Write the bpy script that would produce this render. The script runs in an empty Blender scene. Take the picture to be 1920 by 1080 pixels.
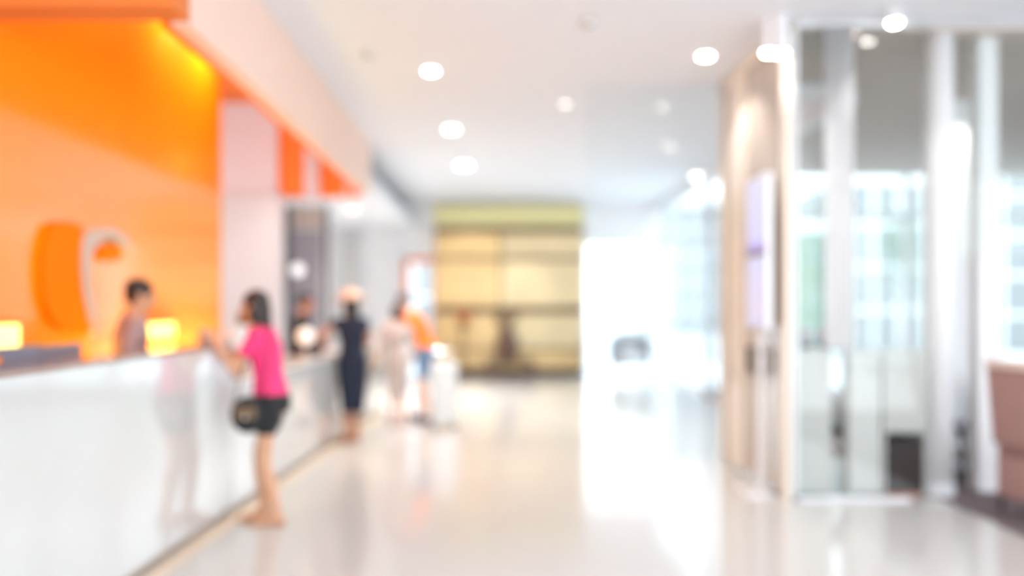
import bpy, bmesh, math, random
from mathutils import Vector, Matrix, noise
random.seed(7)
sc = bpy.context.scene
COL = sc.collection
PI = math.pi
# ---------------------------------------------------------------- camera
F = 1600.0                                   # focal length in pixels of the 1920 frame
cam = bpy.data.cameras.new('camera')
cam.lens = 36.0 * F / 1920.0; cam.sensor_width = 36.0
cam.shift_x = 40 / 1920.0; cam.shift_y = 30 / 1920.0
cam.clip_end = 300
cam.dof.use_dof = True; cam.dof.focus_distance = 2.1
cam.dof.aperture_fstop = (cam.lens / 1000) / 0.052
co = bpy.data.objects.new('camera', cam); COL.objects.link(co)
co.location = (0, 0, 1.5); co.rotation_euler = (PI / 2, 0, 0)
sc.camera = co
# ---------------------------------------------------------------- world and exposure
w = bpy.data.worlds.new('daylight'); sc.world = w; w.use_nodes = True
wn = w.node_tree.nodes; wl = w.node_tree.links
bgn = wn['Background']
tc = wn.new('ShaderNodeTexCoord'); sx = wn.new('ShaderNodeSeparateXYZ'); rp = wn.new('ShaderNodeValToRGB')
wl.new(tc.outputs['Generated'], sx.inputs[0]); wl.new(sx.outputs['Z'], rp.inputs[0]); wl.new(rp.outputs[0], bgn.inputs['Color'])
rp.color_ramp.elements[0].position = 0.0; rp.color_ramp.elements[0].color = (0.90, 0.96, 1.0, 1)
rp.color_ramp.elements[1].position = 0.6; rp.color_ramp.elements[1].color = (0.76, 0.89, 1.0, 1)
bgn.inputs['Strength'].default_value = 3.4
sc.view_settings.view_transform = 'Standard'; sc.view_settings.look = 'None'
sc.view_settings.gamma = 1.0; sc.view_settings.use_curve_mapping = False
sc.view_settings.exposure = 0.2
sc.cycles.max_bounces = 8; sc.cycles.transparent_max_bounces = 16
sc.cycles.use_denoising = True
sc.cycles.sample_clamp_indirect = 6.0

def area(name, loc, rot, sx_, sy_, power, color):
    l = bpy.data.lights.new(name, 'AREA'); l.shape = 'RECTANGLE'; l.size = sx_; l.size_y = sy_; l.energy = power; l.color = color
    o = bpy.data.objects.new(name, l); COL.objects.link(o); o.location = loc; o.rotation_euler = rot
    return o
WX = -2.73                                   # face of the orange wall
# after the added glow strip: cove lamps inside the reception bulkhead, above the sight line, washing the orange wall
area('wall_glow_fill', (WX + .16, 7.0, .95), (0, math.radians(150), 0), 0.1, 3.0, 26, (1.0, 0.85, 0.2))  # strip low on the wall, added to spread the light boxes' yellow glow
for cy, ce in ((8.0, 75), (7.2, 45), (5.6, 12)):
    cl = bpy.data.lights.new('cove_spot', 'SPOT'); cl.energy = ce; cl.spot_size = math.radians(130); cl.spot_blend = 1.0; cl.color = (1.0, 0.92, 0.5); cl.shadow_soft_size = 0.0
    clo = bpy.data.objects.new('cove_spot', cl); COL.objects.link(clo); clo.location = (-2.42, cy, 4.16); clo.rotation_euler = (0, math.radians(28), 0)
area('cove_lamp', (-2.1, 6.0, 4.12), (0, math.radians(30), 0), 0.3, 2.2, 8, (1.0, 0.85, 0.7))

CEIL = 3.65
def P(px, py, d): return Vector(((px - 920) * d / F, d, 1.5 - (py - 570) * d / F))
def XW(px, d): return (px - 920) * d / F
def ZW(py, d): return 1.5 - (py - 570) * d / F
# ---------------------------------------------------------------- materials
def s2l(c): return tuple(((v / 255 + 0.055) / 1.055) ** 2.4 if v > 10 else v / 255 / 12.92 for v in c)
def mat(name, rgb, rough=0.5, metal=0.0, var=0.04, scale=6.0, coat=0.0, emis=None, es=0.0, spec=0.5, bump=0.0, sheen=0.0, coat_ior=1.5, coat_rough=0.04):
    m = bpy.data.materials.new(name); m.use_nodes = True
    n = m.node_tree.nodes; l = m.node_tree.links; b = n['Principled BSDF']
    t = n.new('ShaderNodeTexCoord'); nz = n.new('ShaderNodeTexNoise'); nz.inputs['Scale'].default_value = scale; nz.inputs['Detail'].default_value = 4
    l.new(t.outputs['Object'], nz.inputs['Vector'])
    r = n.new('ShaderNodeValToRGB')
    r.color_ramp.elements[0].position = 0.3; r.color_ramp.elements[1].position = 0.7
    r.color_ramp.elements[0].color = tuple(max(0, c * (1 - var)) for c in rgb) + (1,)
    r.color_ramp.elements[1].color = tuple(min(1, c * (1 + var)) for c in rgb) + (1,)
    l.new(nz.outputs['Fac'], r.inputs[0]); l.new(r.outputs[0], b.inputs['Base Color'])
    b.inputs['Roughness'].default_value = rough; b.inputs['Metallic'].default_value = metal
    b.inputs['Specular IOR Level'].default_value = spec
    b.inputs['Coat Weight'].default_value = coat; b.inputs['Coat Roughness'].default_value = coat_rough; b.inputs['Coat IOR'].default_value = coat_ior
    b.inputs['Sheen Weight'].default_value = sheen
    if emis is not None:
        b.inputs['Emission Color'].default_value = tuple(emis) + (1,); b.inputs['Emission Strength'].default_value = es
    if bump:
        bp = n.new('ShaderNodeBump'); bp.inputs['Strength'].default_value = bump; bp.inputs['Distance'].default_value = 0.01
        l.new(nz.outputs['Fac'], bp.inputs['Height']); l.new(bp.outputs[0], b.inputs['Normal'])
    return m
def tile_mat(name, rgb, grout, size, rough, spec, off=(0, 0, 0)):
    m = mat(name, rgb, rough, spec=spec)
    n = m.node_tree.nodes; l = m.node_tree.links; b = n['Principled BSDF']
    br = n.new('ShaderNodeTexBrick'); br.offset = 0.0; br.inputs['Scale'].default_value = 1.0
    br.inputs['Brick Width'].default_value = size; br.inputs['Row Height'].default_value = size; br.inputs['Mortar Size'].default_value = 0.003
    br.inputs['Color1'].default_value = tuple(rgb) + (1,); br.inputs['Color2'].default_value = tuple(c * 0.97 for c in rgb) + (1,); br.inputs['Mortar'].default_value = tuple(grout) + (1,)
    t = n.new('ShaderNodeTexCoord'); l.new(t.outputs['Object'], br.inputs['Vector']); l.new(br.outputs['Color'], b.inputs['Base Color'])
    return m
def glass(name, tint, refl=0.06, rough=0.0, ior=1.45):
    m = bpy.data.materials.new(name); m.use_nodes = True
    n = m.node_tree.nodes; l = m.node_tree.links
    n.remove(n['Principled BSDF'])
    tr = n.new('ShaderNodeBsdfTransparent'); tr.inputs[0].default_value = tuple(tint) + (1,)
    gl = n.new('ShaderNodeBsdfGlossy'); gl.inputs['Roughness'].default_value = rough; gl.inputs[0].default_value = (1, 1, 1, 1)
    lw = n.new('ShaderNodeFresnel'); lw.inputs[0].default_value = ior
    ad = n.new('ShaderNodeMath'); ad.operation = 'ADD'; ad.inputs[1].default_value = refl; ad.use_clamp = True
    mx = n.new('ShaderNodeMixShader')
    ge = n.new('ShaderNodeNewGeometry'); iv = n.new('ShaderNodeMath'); iv.operation = 'SUBTRACT'; iv.inputs[0].default_value = 1.0
    mu = n.new('ShaderNodeMath'); mu.operation = 'MULTIPLY'      # only the entry face of a pane reflects
    l.new(ge.outputs['Backfacing'], iv.inputs[1]); l.new(lw.outputs[0], ad.inputs[0]); l.new(ad.outputs[0], mu.inputs[0]); l.new(iv.outputs[0], mu.inputs[1])
    ad = mu
    l.new(ad.outputs[0], mx.inputs[0]); l.new(tr.outputs[0], mx.inputs[1]); l.new(gl.outputs[0], mx.inputs[2])
    l.new(mx.outputs[0], n['Material Output'].inputs[0])
    return m
M = {}
M['floor'] = tile_mat('polished floor tile', (0.60, 0.585, 0.56), (0.55, 0.53, 0.50), 1.2, 0.12, 0.75)
M['ceiling'] = mat('white ceiling paint', (0.84, 0.86, 0.90), 0.7, var=0.01)
M['white'] = mat('white paint', (0.84, 0.84, 0.85), 0.5, var=0.01)
M['counterface'] = mat('gloss white counter panel', (0.67, 0.66, 0.645), 0.10, var=0.01, coat=1.0)
M['ledge'] = mat('ledge with wall reflection tint', (0.34, 0.22, 0.16), 0.10, var=0.08, coat=0.6)  # browned base colour carries the orange wall's reflection in the worktop
M['countertop'] = mat('white stone worktop', (0.84, 0.80, 0.76), 0.12, var=0.03)
M['orange'] = mat('orange gloss wall lacquer', (1.0, 0.32, 0.001), 0.4, var=0.02, spec=0.3, coat=1.0, coat_ior=1.65, coat_rough=0.12)
M['orange_matt'] = mat('orange matt paint', (0.92, 0.21, 0.012), 0.6, var=0.02)
M['orange_header'] = mat('burnt orange paint', (0.80, 0.21, 0.04), 0.6, var=0.02)
M['pier'] = mat('pale grey white plaster', (0.62, 0.63, 0.65), 0.6, var=0.01)
M['orange_logo'] = mat('deep orange acrylic', (1.0, 0.22, 0.0), 0.7, var=0.01, spec=0.1)
M['salmon'] = mat('salmon painted fascia', (0.92, 0.68, 0.57), 0.5, var=0.02)
M['pinkwhite'] = mat('pale pink panel', (0.70, 0.67, 0.71), 0.3, var=0.02)
M['chrome'] = mat('brushed steel', (0.68, 0.67, 0.65), 0.25, metal=1.0, var=0.02)
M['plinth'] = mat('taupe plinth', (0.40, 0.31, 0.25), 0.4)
M['gold'] = mat('gold glazed panel', (0.72, 0.50, 0.23), 0.25, metal=0.3, var=0.06, scale=2.5)
M['gold2'] = mat('pale gold glazed panel', (0.76, 0.60, 0.35), 0.28, metal=0.2, var=0.05, scale=2)
M['gold3'] = mat('olive gold panel', (0.74, 0.68, 0.34), 0.3, metal=0.2, var=0.05)
M['bronze'] = mat('dark bronze rail', (0.16, 0.10, 0.05), 0.35, metal=0.4)
M['brownwood'] = mat('dark walnut', (0.17, 0.09, 0.06), 0.35, var=0.2, scale=12)
M['darkbrown'] = mat('dark brown grille', (0.035, 0.022, 0.020), 0.7, var=0.2, scale=40)
M['black'] = mat('black plastic', (0.012, 0.012, 0.014), 0.35)
M['greyplastic'] = mat('violet grey plastic', (0.24, 0.22, 0.27), 0.4)
M['greyglass'] = mat('smoked grey partition', (0.36, 0.35, 0.40), 0.15, var=0.06, scale=3)
M['darkgrey'] = mat('dark grey frame', (0.12, 0.11, 0.12), 0.4)
M['bronzemirror'] = mat('bronze veneer panel', (0.48, 0.40, 0.33), 0.18, var=0.06, scale=2, coat=0.6)
M['creamstrip'] = mat('cream lacquer strip', (0.80, 0.72, 0.62), 0.3, var=0.02, coat=0.3)
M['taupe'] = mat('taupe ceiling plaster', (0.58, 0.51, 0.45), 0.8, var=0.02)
M['carpet'] = mat('mauve brown carpet', (0.16, 0.12, 0.13), 0.95, var=0.25, scale=160, bump=0.6)
M['shopfloor'] = mat('grey vinyl floor', (0.46, 0.46, 0.47), 0.3, var=0.04)
M['paleglassboard'] = mat('pale grey glass board', (0.62, 0.61, 0.59), 0.25, var=0.02)
M['whiteboard'] = mat('off white lacquer', (0.70, 0.69, 0.68), 0.25, var=0.02)
M['alu'] = mat('white aluminium', (0.82, 0.83, 0.86), 0.3, metal=0.1, var=0.01)
M['curtain'] = mat('white curtain cloth', (0.90, 0.91, 0.93), 0.8, var=0.02)
M['facade'] = mat('pale teal curtain wall', (0.19, 0.29, 0.26), 0.3, var=0.12, scale=0.8)
M['facade2'] = mat('pale blue curtain wall', (0.25, 0.27, 0.275), 0.3, var=0.06, scale=0.5)
M['outground'] = mat('white street paving', (0.80, 0.80, 0.80), 0.8, var=0.03)
M['leaf'] = mat('green leaves', (0.07, 0.22, 0.10), 0.6, var=0.4, scale=10)
M['bark'] = mat('grey bark', (0.2, 0.16, 0.13), 0.8, var=0.2)
M['paleflower'] = mat('pale pink petals', (0.84, 0.74, 0.77), 0.7, var=0.05, scale=30)
M['redflower'] = mat('orange red petals', (0.80, 0.20, 0.06), 0.7, var=0.1, scale=30)
M['brownfabric'] = mat('dusty brown upholstery', (0.36, 0.22, 0.21), 0.9, var=0.08, scale=60, bump=0.3)
M['creamfabric'] = mat('cream leather trim', (0.76, 0.66, 0.60), 0.6)
M['whiteleather'] = mat('white leather', (0.84, 0.84, 0.84), 0.5)
M['greyshell'] = mat('grey shell', (0.30, 0.31, 0.33), 0.4)
M['porcelain'] = mat('white porcelain', (0.85, 0.84, 0.85), 0.2)
M['glassclear'] = glass('clear glass', (0.97, 0.985, 0.98), 0.02)
M['glassdoor'] = glass('faintly blue glass', (0.97, 0.985, 0.99), 0.01, ior=1.3)
M['glassshop'] = glass('tinted shop glass', (0.94, 0.955, 0.95), 0.02)
M['suitcase'] = mat('pale shell plastic', (0.78, 0.82, 0.82), 0.3)
def emat(name, c, s): return mat(name, (0.9, 0.9, 0.9), 0.5, emis=c, es=s)
M['lamp'] = emat('warm white lamp', (1.0, 0.94, 0.86), 40)
M['lamp2'] = emat('dimmed warm lamp', (1.0, 0.95, 0.9), 13)
M['lampdim'] = emat('soft warm lamp', (1.0, 0.92, 0.84), 2.0)
M['amber'] = emat('amber lamp', (1.0, 0.62, 0.45), 5.0)
M['lamp_reflection'] = emat('faint amber lamp reflection', (1.0, 0.62, 0.45), 1.6)  # emission standing in for a reddish reflection
M['globe'] = emat('opal globe', (0.95, 0.95, 1.0), 0.8)
M['globe2'] = emat('warm opal globe', (1.0, 0.86, 0.66), 0.45)
M['yellowlight'] = mat('yellow light box', (0.9, 0.55, 0.02), 0.6, emis=(1.0, 0.86, 0.26), es=2.4, spec=0.2)
M['logoedge'] = mat('white logo edge', (0.60, 0.50, 0.42), 0.4)
# skin, hair and cloth
M['skin1'] = mat('tan skin', (0.66, 0.36, 0.22), 0.55, var=0.05, scale=14)
M['skin2'] = mat('light skin', (0.80, 0.52, 0.40), 0.55, var=0.05, scale=14)
M['skin3'] = mat('warm brown skin', (0.55, 0.24, 0.13), 0.55, var=0.05, scale=14)
M['hair'] = mat('black brown hair', (0.022, 0.012, 0.011), 0.4, var=0.3, scale=40)
M['pink'] = mat('hot pink cotton', (0.90, 0.045, 0.20), 0.8, var=0.04, scale=10)
M['blackcloth'] = mat('black cloth', (0.016, 0.018, 0.020), 0.8, var=0.15)
M['navy'] = mat('navy cloth', (0.007, 0.013, 0.034), 0.8, var=0.15)
M['beige'] = mat('beige cloth', (0.58, 0.48, 0.43), 0.8)
M['orangecloth'] = mat('orange cloth', (1.0, 0.20, 0.005), 0.8, spec=0.2)
M['bluecloth'] = mat('washed blue cloth', (0.16, 0.27, 0.42), 0.8)
M['greyshirt'] = mat('grey mauve shirt', (0.40, 0.28, 0.28), 0.8)
M['straw'] = mat('pale straw', (0.86, 0.60, 0.44), 0.7, var=0.06, scale=40)
M['shoe'] = mat('dark shoe', (0.06, 0.05, 0.09), 0.5)
M['sandal'] = mat('tan sandal', (0.42, 0.22, 0.12), 0.5)
M['eye'] = mat('dark eye', (0.02, 0.015, 0.012), 0.2)
M['lip'] = mat('lips', (0.55, 0.18, 0.15), 0.5)

# ---------------------------------------------------------------- mesh helpers
def link(o, parent=None):
    COL.objects.link(o)
    if parent is not None: o.parent = parent
    return o
def obj(name, bm, m, parent=None, smooth=False):
    me = bpy.data.meshes.new(name); bm.to_mesh(me); bm.free()
    if smooth:
        for p in me.polygons: p.use_smooth = True
    o = bpy.data.objects.new(name, me); me.materials.append(M[m] if isinstance(m, str) else m)
    return link(o, parent)
def tag(o, label, cat, group=None):
    o['label'] = label; o['category'] = cat
    if group: o['group'] = group
    return o
def thing(name, label, cat, loc=(0, 0, 0), rz=0, group=None):
    o = bpy.data.objects.new(name, None); o.empty_display_size = 0.1; link(o)
    o.location = loc; o.rotation_euler = (0, 0, rz)
    return tag(o, label, cat, group)
def struct(name, bm, m, parent=None):
    o = obj(name, bm, m, parent)
    if parent is None: o['kind'] = 'structure'
    return o
def box(bm, x0, x1, y0, y1, z0, z1, bev=0.0, mtx=None):
    r = bmesh.ops.create_cube(bm, size=1.0)
    vs = r['verts']
    for v in vs:
        v.co = Vector(((v.co.x + .5) * (x1 - x0) + x0, (v.co.y + .5) * (y1 - y0) + y0, (v.co.z + .5) * (z1 - z0) + z0))
    if bev:
        es = list({e for v in vs for e in v.link_edges})
        g = bmesh.ops.bevel(bm, geom=es, offset=bev, segments=2, affect='EDGES', profile=0.7)
        vs = list({v for f in g['faces'] for v in f.verts} | {v for v in vs if v.is_valid})
    if mtx is not None:
        for v in vs: v.co = mtx @ v.co
    return vs
def B(*a, **k):
    bm = bmesh.new(); box(bm, *a, **k); return bm
def boxes(lst, bev=0.0):
    bm = bmesh.new()
    for b in lst: box(bm, *b, bev=bev)
    return bm
def tube(bm, p0, p1, r0, r1=None, seg=12):
    r1 = r0 if r1 is None else r1
    p0 = Vector(p0); p1 = Vector(p1); d = p1 - p0
    if d.length < 1e-6: return
    q = d.to_track_quat('Z', 'Y').to_matrix().to_4x4()
    bmesh.ops.create_cone(bm, cap_ends=True, segments=seg, radius1=r0, radius2=r1, depth=d.length, matrix=Matrix.Translation((p0 + p1) / 2) @ q)
def ball(bm, c, r, sub=2, rot=None):
    if not hasattr(r, '__len__'): r = (r, r, r)
    m = Matrix.Translation(Vector(c))
    if rot is not None: m = m @ rot.to_4x4()
    m = m @ Matrix.Diagonal((r[0], r[1], r[2], 1))
    bmesh.ops.create_icosphere(bm, subdivisions=sub, radius=1.0, matrix=m)
def cap(bm, p0, p1, r0, r1, seg=14):
    tube(bm, p0, p1, r0, r1, seg); ball(bm, p0, r0); ball(bm, p1, r1)
def lathe(bm, prof, seg=32, c=(0, 0, 0)):
    rings = []
    for r, z in prof:
        rings.append([bm.verts.new((c[0] + r * math.cos(2 * PI * k / seg), c[1] + r * math.sin(2 * PI * k / seg), c[2] + z)) for k in range(seg)])
    for a, b in zip(rings, rings[1:]):
        for k in range(seg): bm.faces.new((a[k], a[(k + 1) % seg], b[(k + 1) % seg], b[k]))
    bm.faces.new(rings[0][::-1]); bm.faces.new(rings[-1])
def loft(bm, rings, seg=20):
    """rings: (centre, rx, ry); ellipse in local x/y"""
    R = []
    for c, rx, ry in rings:
        R.append([bm.verts.new((c[0] + rx * math.cos(2 * PI * k / seg), c[1] + ry * math.sin(2 * PI * k / seg), c[2])) for k in range(seg)])
    for a, b in zip(R, R[1:]):
        for k in range(seg): bm.faces.new((a[k], a[(k + 1) % seg], b[(k + 1) % seg], b[k]))
    bm.faces.new(R[0][::-1]); bm.faces.new(R[-1])
def remeshed(name, bm, m, parent, voxel=0.008, smooth=4):
    me = bpy.data.meshes.new(name + '_src'); bmesh.ops.recalc_face_normals(bm, faces=bm.faces); bm.to_mesh(me); bm.free()
    t = bpy.data.objects.new('tmp', me); COL.objects.link(t)
    r = t.modifiers.new('r', 'REMESH'); r.mode = 'VOXEL'; r.voxel_size = voxel; r.use_smooth_shade = True
    s = t.modifiers.new('s', 'SMOOTH'); s.iterations = smooth; s.factor = 0.5
    dg = bpy.context.evaluated_depsgraph_get(); dg.update()
    nm = bpy.data.meshes.new_from_object(t.evaluated_get(dg)); nm.name = name
    bpy.data.objects.remove(t); bpy.data.meshes.remove(me)
    for p in nm.polygons: p.use_smooth = True
    nm.materials.clear(); nm.materials.append(M[m])
    o = bpy.data.objects.new(name, nm)
    return link(o, parent)
def copy_tree(o, parent=None):
    c = o.copy(); COL.objects.link(c)
    if parent is not None: c.parent = parent
    for ch in list(o.children): copy_tree(ch, c)
    return c

# ================================================================ the setting
struct('floor', B(-7, 3.45, -1.5, 18.2, -0.2, 0.0), 'floor')
struct('ceiling', boxes([(-1.72, 3.5, -1.5, 18.4, CEIL, CEIL + 0.2), (-7, -1.721, 11.63, 18.4, CEIL, CEIL + .2), (-7, -1.721, -1.5, 4.34, CEIL, CEIL + .2)]), 'ceiling')
struct('ceiling_alcove', B(-7, -1.721, 4.34, 11.7, 4.2, 4.3), 'orange_matt')
tag(obj('restaurant_carpet', B(3.45, 9.4, 1.0, 14.2, -0.2, 0.0), 'carpet'), 'mauve brown carpet of the dining area beside the pale tiles', 'carpet')
struct('trim_1', B(3.42, 3.45, 1.0, 6.45, -0.1, 0.006), 'chrome')
# dining room ceiling (darker plaster) beyond the shop front
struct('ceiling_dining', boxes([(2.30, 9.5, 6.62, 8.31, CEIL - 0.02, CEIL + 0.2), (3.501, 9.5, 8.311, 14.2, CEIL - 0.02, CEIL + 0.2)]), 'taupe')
struct('ceiling_front', B(3.5, 9.5, -1.5, 6.62, CEIL, CEIL + 0.2), 'ceiling')
# orange reception wall
struct('wall_orange', B(WX - .2, WX, -1.5, 8.65, 0.0, 4.2), 'orange')
# fascia bulkhead over the counter: outer face salmon, inner orange
FX = -1.62
struct('trim_2', B(FX - 0.10, FX, 4.6, 11.5, 3.0, CEIL), 'salmon')
struct('trim_3', B(FX - 0.16, FX - 0.101, 4.6, 11.5, 3.0, 4.2), 'orange_matt')
struct('trim_4', B(WX, FX, 4.35, 4.59, 3.02, 4.2), 'orange_header')
# end wall of the bulkhead, orange with pale ribs
e = struct('trim_5', B(-4.5, FX - 0.16, 11.5, 11.62, 2.95, 4.2), 'orange_matt')
obj('rib', B(-4.4, XW(522, 11.48), 11.44, 11.499, 2.95, 4.2), 'pinkwhite', e)
obj('rib', B(XW(572, 11.48), XW(598, 11.48), 11.44, 11.499, 2.95, CEIL), 'pinkwhite', e)
obj('rib', B(XW(648, 11.48), XW(656, 11.48), 11.44, 11.499, 2.95, CEIL), 'salmon', e)
# lowered soffit behind the reception
struct('ceiling_back', B(-6.9, FX - 0.0, 11.63, 18.0, 3.05, 3.25), 'ceiling')
# far wall
DB = 18.0
struct('wall_far', boxes([(-7, XW(755, DB), DB, DB + .2, 0, CEIL), (XW(755, DB), XW(815, DB), DB, DB + .2, 2.47, CEIL),
                          (XW(815, DB), XW(1095, DB), DB, DB + .2, 0, CEIL), (XW(1095, DB), 3.5, DB, DB + .2, 2.80, CEIL)]), 'white')
struct('wall_left', B(-7.0, -6.9, 8.0, 18.0, 0, 4.2), 'white')
# back-office wall panels and windows seen above the low counter
for k, (x0, x1, y0, y1, m) in enumerate([(640, 672, 440, 640, 'greyglass'), (682, 742, 425, 650, 'globe')]):
    wdw = bpy.data.objects.new('window_%d' % (k + 1), None); link(wdw); wdw['kind'] = 'structure'
    d = DB - 0.06
    x0, x1, z1, z0 = XW(x0, d), XW(x1, d), ZW(y0, d), ZW(y1, d)
    obj('pane', B(x0, x1, d, d + .02, z0, z1), 'paleglassboard' if k == 0 else 'porcelain', wdw)
    obj('window_frame', boxes([(x0 - .04, x0, d - .03, d + .05, z0, z1), (x1, x1 + .04, d - .03, d + .05, z0, z1), (x0 - .04, x1 + .04, d - .03, d + .05, z1, z1 + .05), (x0 - .04, x1 + .04, d - .03, d + .05, z0 - .05, z0)]), 'alu', wdw)
# door with orange frame
dr = bpy.data.objects.new('door_1', None); link(dr); dr['kind'] = 'structure'
x0, x1 = XW(757, DB), XW(815, DB) - .01
obj('door_frame', boxes([(x0, x0 + .10, DB - .05, DB + .1, 0, 2.47), (x0, x1, DB - .05, DB + .1, 2.37, 2.47), (x1 - .04, x1, DB - .05, DB + .1, 0, 2.47)]), 'orange_matt', dr)
obj('pane', B(x0 + .1, x1 - .04, DB, DB + .02, 0.02, 2.37), 'glassclear', dr)
# bright entrance doors at the far end
dr = bpy.data.objects.new('door_2', None); link(dr); dr['kind'] = 'structure'
x0, x1 = XW(1095, DB), 3.5
xm = (x0 + x1) / 2
obj('door_frame', boxes([(x0, x0 + .05, DB, DB + .1, 0, 2.8), (xm - .02, xm + .02, DB, DB + .1, 0, 2.8), (x1 - .05, x1, DB, DB + .1, 0, 2.8), (x0, x1, DB, DB + .1, 2.75, 2.8)]), 'alu', dr)
obj('pane', boxes([(x0 + .05, xm - .02, DB + .04, DB + .06, 0.02, 2.75), (xm + .02, x1 - .05, DB + .04, DB + .06, 0.02, 2.75)]), 'glassclear', dr)
# glazed side wall, hall side
wn_ = bpy.data.objects.new('window_3', None); link(wn_); wn_['kind'] = 'structure'
lst = [(3.5, 3.6, 8.4, 18.2, 3.45, CEIL + .2)]
for y in (8.4, 10.3, 12.2, 14.1, 16.0, 17.95): lst.append((3.53, 3.57, y, y + .05, 0, 3.45))
lst.append((3.53, 3.57, 8.4, 18.0, 0, .08))
obj('window_frame', boxes(lst), 'alu', wn_)
obj('pane', B(3.54, 3.56, 8.4, 18.0, 0.08, 3.45), 'glassdoor', wn_)
# transverse glass screen at the end of the shop box
g = bpy.data.objects.new('window_4', None); link(g); g['kind'] = 'structure'
xa = XW(1097, 8.32)
obj('pane', B(xa, 2.2, 8.31, 8.33, 0.0, CEIL), 'glassdoor', g)
# outside ground
struct('floor_outside', boxes([(-30, 60, 18.25, 90, -0.3, -0.05), (9.5, 60, -10, 18.25, -0.3, -0.05), (3.65, 9.5, 14.25, 18.25, -.3, -.05)]), 'outground')

# ================================================================ columns
def sq_col(name, x0, x1, y0, y1, label):
    o = obj(name, B(x0, x1, y0, y1, 0, CEIL, bev=.01), 'white'); return tag(o, label, 'column')
DC = 11.25; xa, xb = -4.5, XW(526, DC)
cs = thing('column', 'broad white pier behind the counter beyond the end of the orange wall', 'column', (0, 0, 0))
obj('shaft', B(xa, xb, DC, DC + .24, 0.1, 2.949, bev=.008), 'pier', cs)
obj('base', B(xa, xb + .01, DC - .01, DC + .24, 0, .099), 'chrome', cs)
rc = thing('column', 'round white column at the corner of the glass shop front', 'column', (XW(1760, 6.75), 6.75, 0))
bm = bmesh.new(); lathe(bm, [(.105, .0), (.105, CEIL)], 48); obj('shaft', bm, 'white', rc, True)
bm = bmesh.new(); lathe(bm, [(.115, .0), (.115, .08), (.106, .09)], 48); obj('base', bm, 'alu', rc, False)
sq_col('column', XW(1836, 6.8), XW(1872, 6.8), 6.8, 6.95, 'slim square white column in front of the laid dining table')
sq_col('column', XW(1778, 8.9), XW(1831, 8.9), 8.9, 9.15, 'square white column deep in the dining room, just behind the round one')

# ================================================================ shop box side (bronze doors) and front
SX = 2.25
d3 = bpy.data.objects.new('door_3', None); link(d3); d3['kind'] = 'structure'
obj('door_panel', boxes([(SX, SX + .05, 6.52, 7.28, 0.03, CEIL - .08), (SX, SX + .05, 7.30, 8.26, 0.03, CEIL - .08)]), 'bronzemirror', d3)
obj('door_frame', boxes([(SX - .02, SX + .03, 6.46, 6.56, 0, CEIL), (SX - .02, SX + .06, 8.22, 8.30, 0, CEIL), (SX - .02, SX + .06, 6.46, 8.3, CEIL - .10, CEIL)]), 'creamstrip', d3)
obj('strip', B(SX - .025, SX, 7.52, 7.98, 0.03, CEIL - .1), 'creamstrip', d3)
for y in (6.98, 7.24):
    bm = bmesh.new(); tube(bm, (SX - .06, y, .92), (SX - .06, y, 1.14), .022); tube(bm, (SX - .06, y, .95), (SX, y, .95), .012); tube(bm, (SX - .06, y, 1.11), (SX, y, 1.11), .012)
    obj('door_handle', bm, 'black', d3, True)
struct('trim_6', B(SX + .05, 3.5, 8.26, 8.31, CEIL - .10, CEIL - .021), 'alu')
# shop front glazing
g = bpy.data.objects.new('window_5', None); link(g); g['kind'] = 'structure'
yf = 6.52
obj('pane', B(SX + .06, XW(1735, 6.6), yf, yf + .012, 0.02, CEIL - .01), 'glassshop', g)
obj('window_frame', boxes([(SX + .06, SX + .09, yf - .02, yf + .03, 0, CEIL), (SX + .06, 3.2, yf - .02, yf + .03, CEIL - .03, CEIL), (SX + .06, 3.2, yf - .02, yf + .03, 0, .025)]), 'alu', g)
g = bpy.data.objects.new('window_6', None); link(g); g['kind'] = 'structure'
obj('pane', B(3.66, 9.0, 6.72, 6.732, 1.9, CEIL - .03), 'glassshop', g)
# far glazing of the dining room
g = bpy.data.objects.new('window_7', None); link(g); g['kind'] = 'structure'
lst = []
xs = [3.6, 4.9, 5.85, 6.8, 7.5, 8.3, 9.4]
for x in xs: lst.append((x, x + .07, 14.0, 14.1, 0, CEIL))
lst.append((3.5, 9.5, 14.0, 14.1, 2.9, 2.96)); lst.append((3.5, 9.5, 14.0, 14.1, 0, .1))
obj('window_frame', boxes(lst), 'alu', g)
obj('pane', B(3.6, 9.5, 14.04, 14.06, .1, CEIL), 'glassshop', g)
struct('wall_dining', B(9.4, 9.5, 6.6, 14.2, 0, CEIL), 'whiteboard')

# ================================================================ golden feature wall
fw = thing('feature_wall', 'gold glazed feature wall with dark bronze rails at the far end', 'wall panel', (0, 0, 0))
d = 17.8
X0, X1 = XW(815, d), XW(1093, d); xm = XW(940, d)
def band(y0, y1, m, xa=X0, xb=X1, dd=0.0, name='panel'):
    obj(name, B(xa + .004, xb - .004, d + dd, DB - .01, ZW(y1, d) + .003, ZW(y0, d) - .003), m, fw)
band(384, 424, 'gold3')
band(437, 482, 'gold', X0, xm); band(437, 482, 'gold2', xm, X1)
band(488, 574, 'gold', X0, xm); band(488, 574, 'gold2', xm, X1)
band(588, 652, 'gold', X0, xm); band(588, 652, 'gold2', xm, X1)
band(656, 690, 'gold', X0, X1)
for y0, y1 in ((424, 437), (482, 488), (574, 588), (652, 656), (690, 701.9)): band(y0, y1, 'bronze', dd=-.04, name='rail')
obj('seam', B(xm - .015, xm + .015, d - .02, DB, ZW(690, d), ZW(437, d)), 'bronze', fw)
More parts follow.
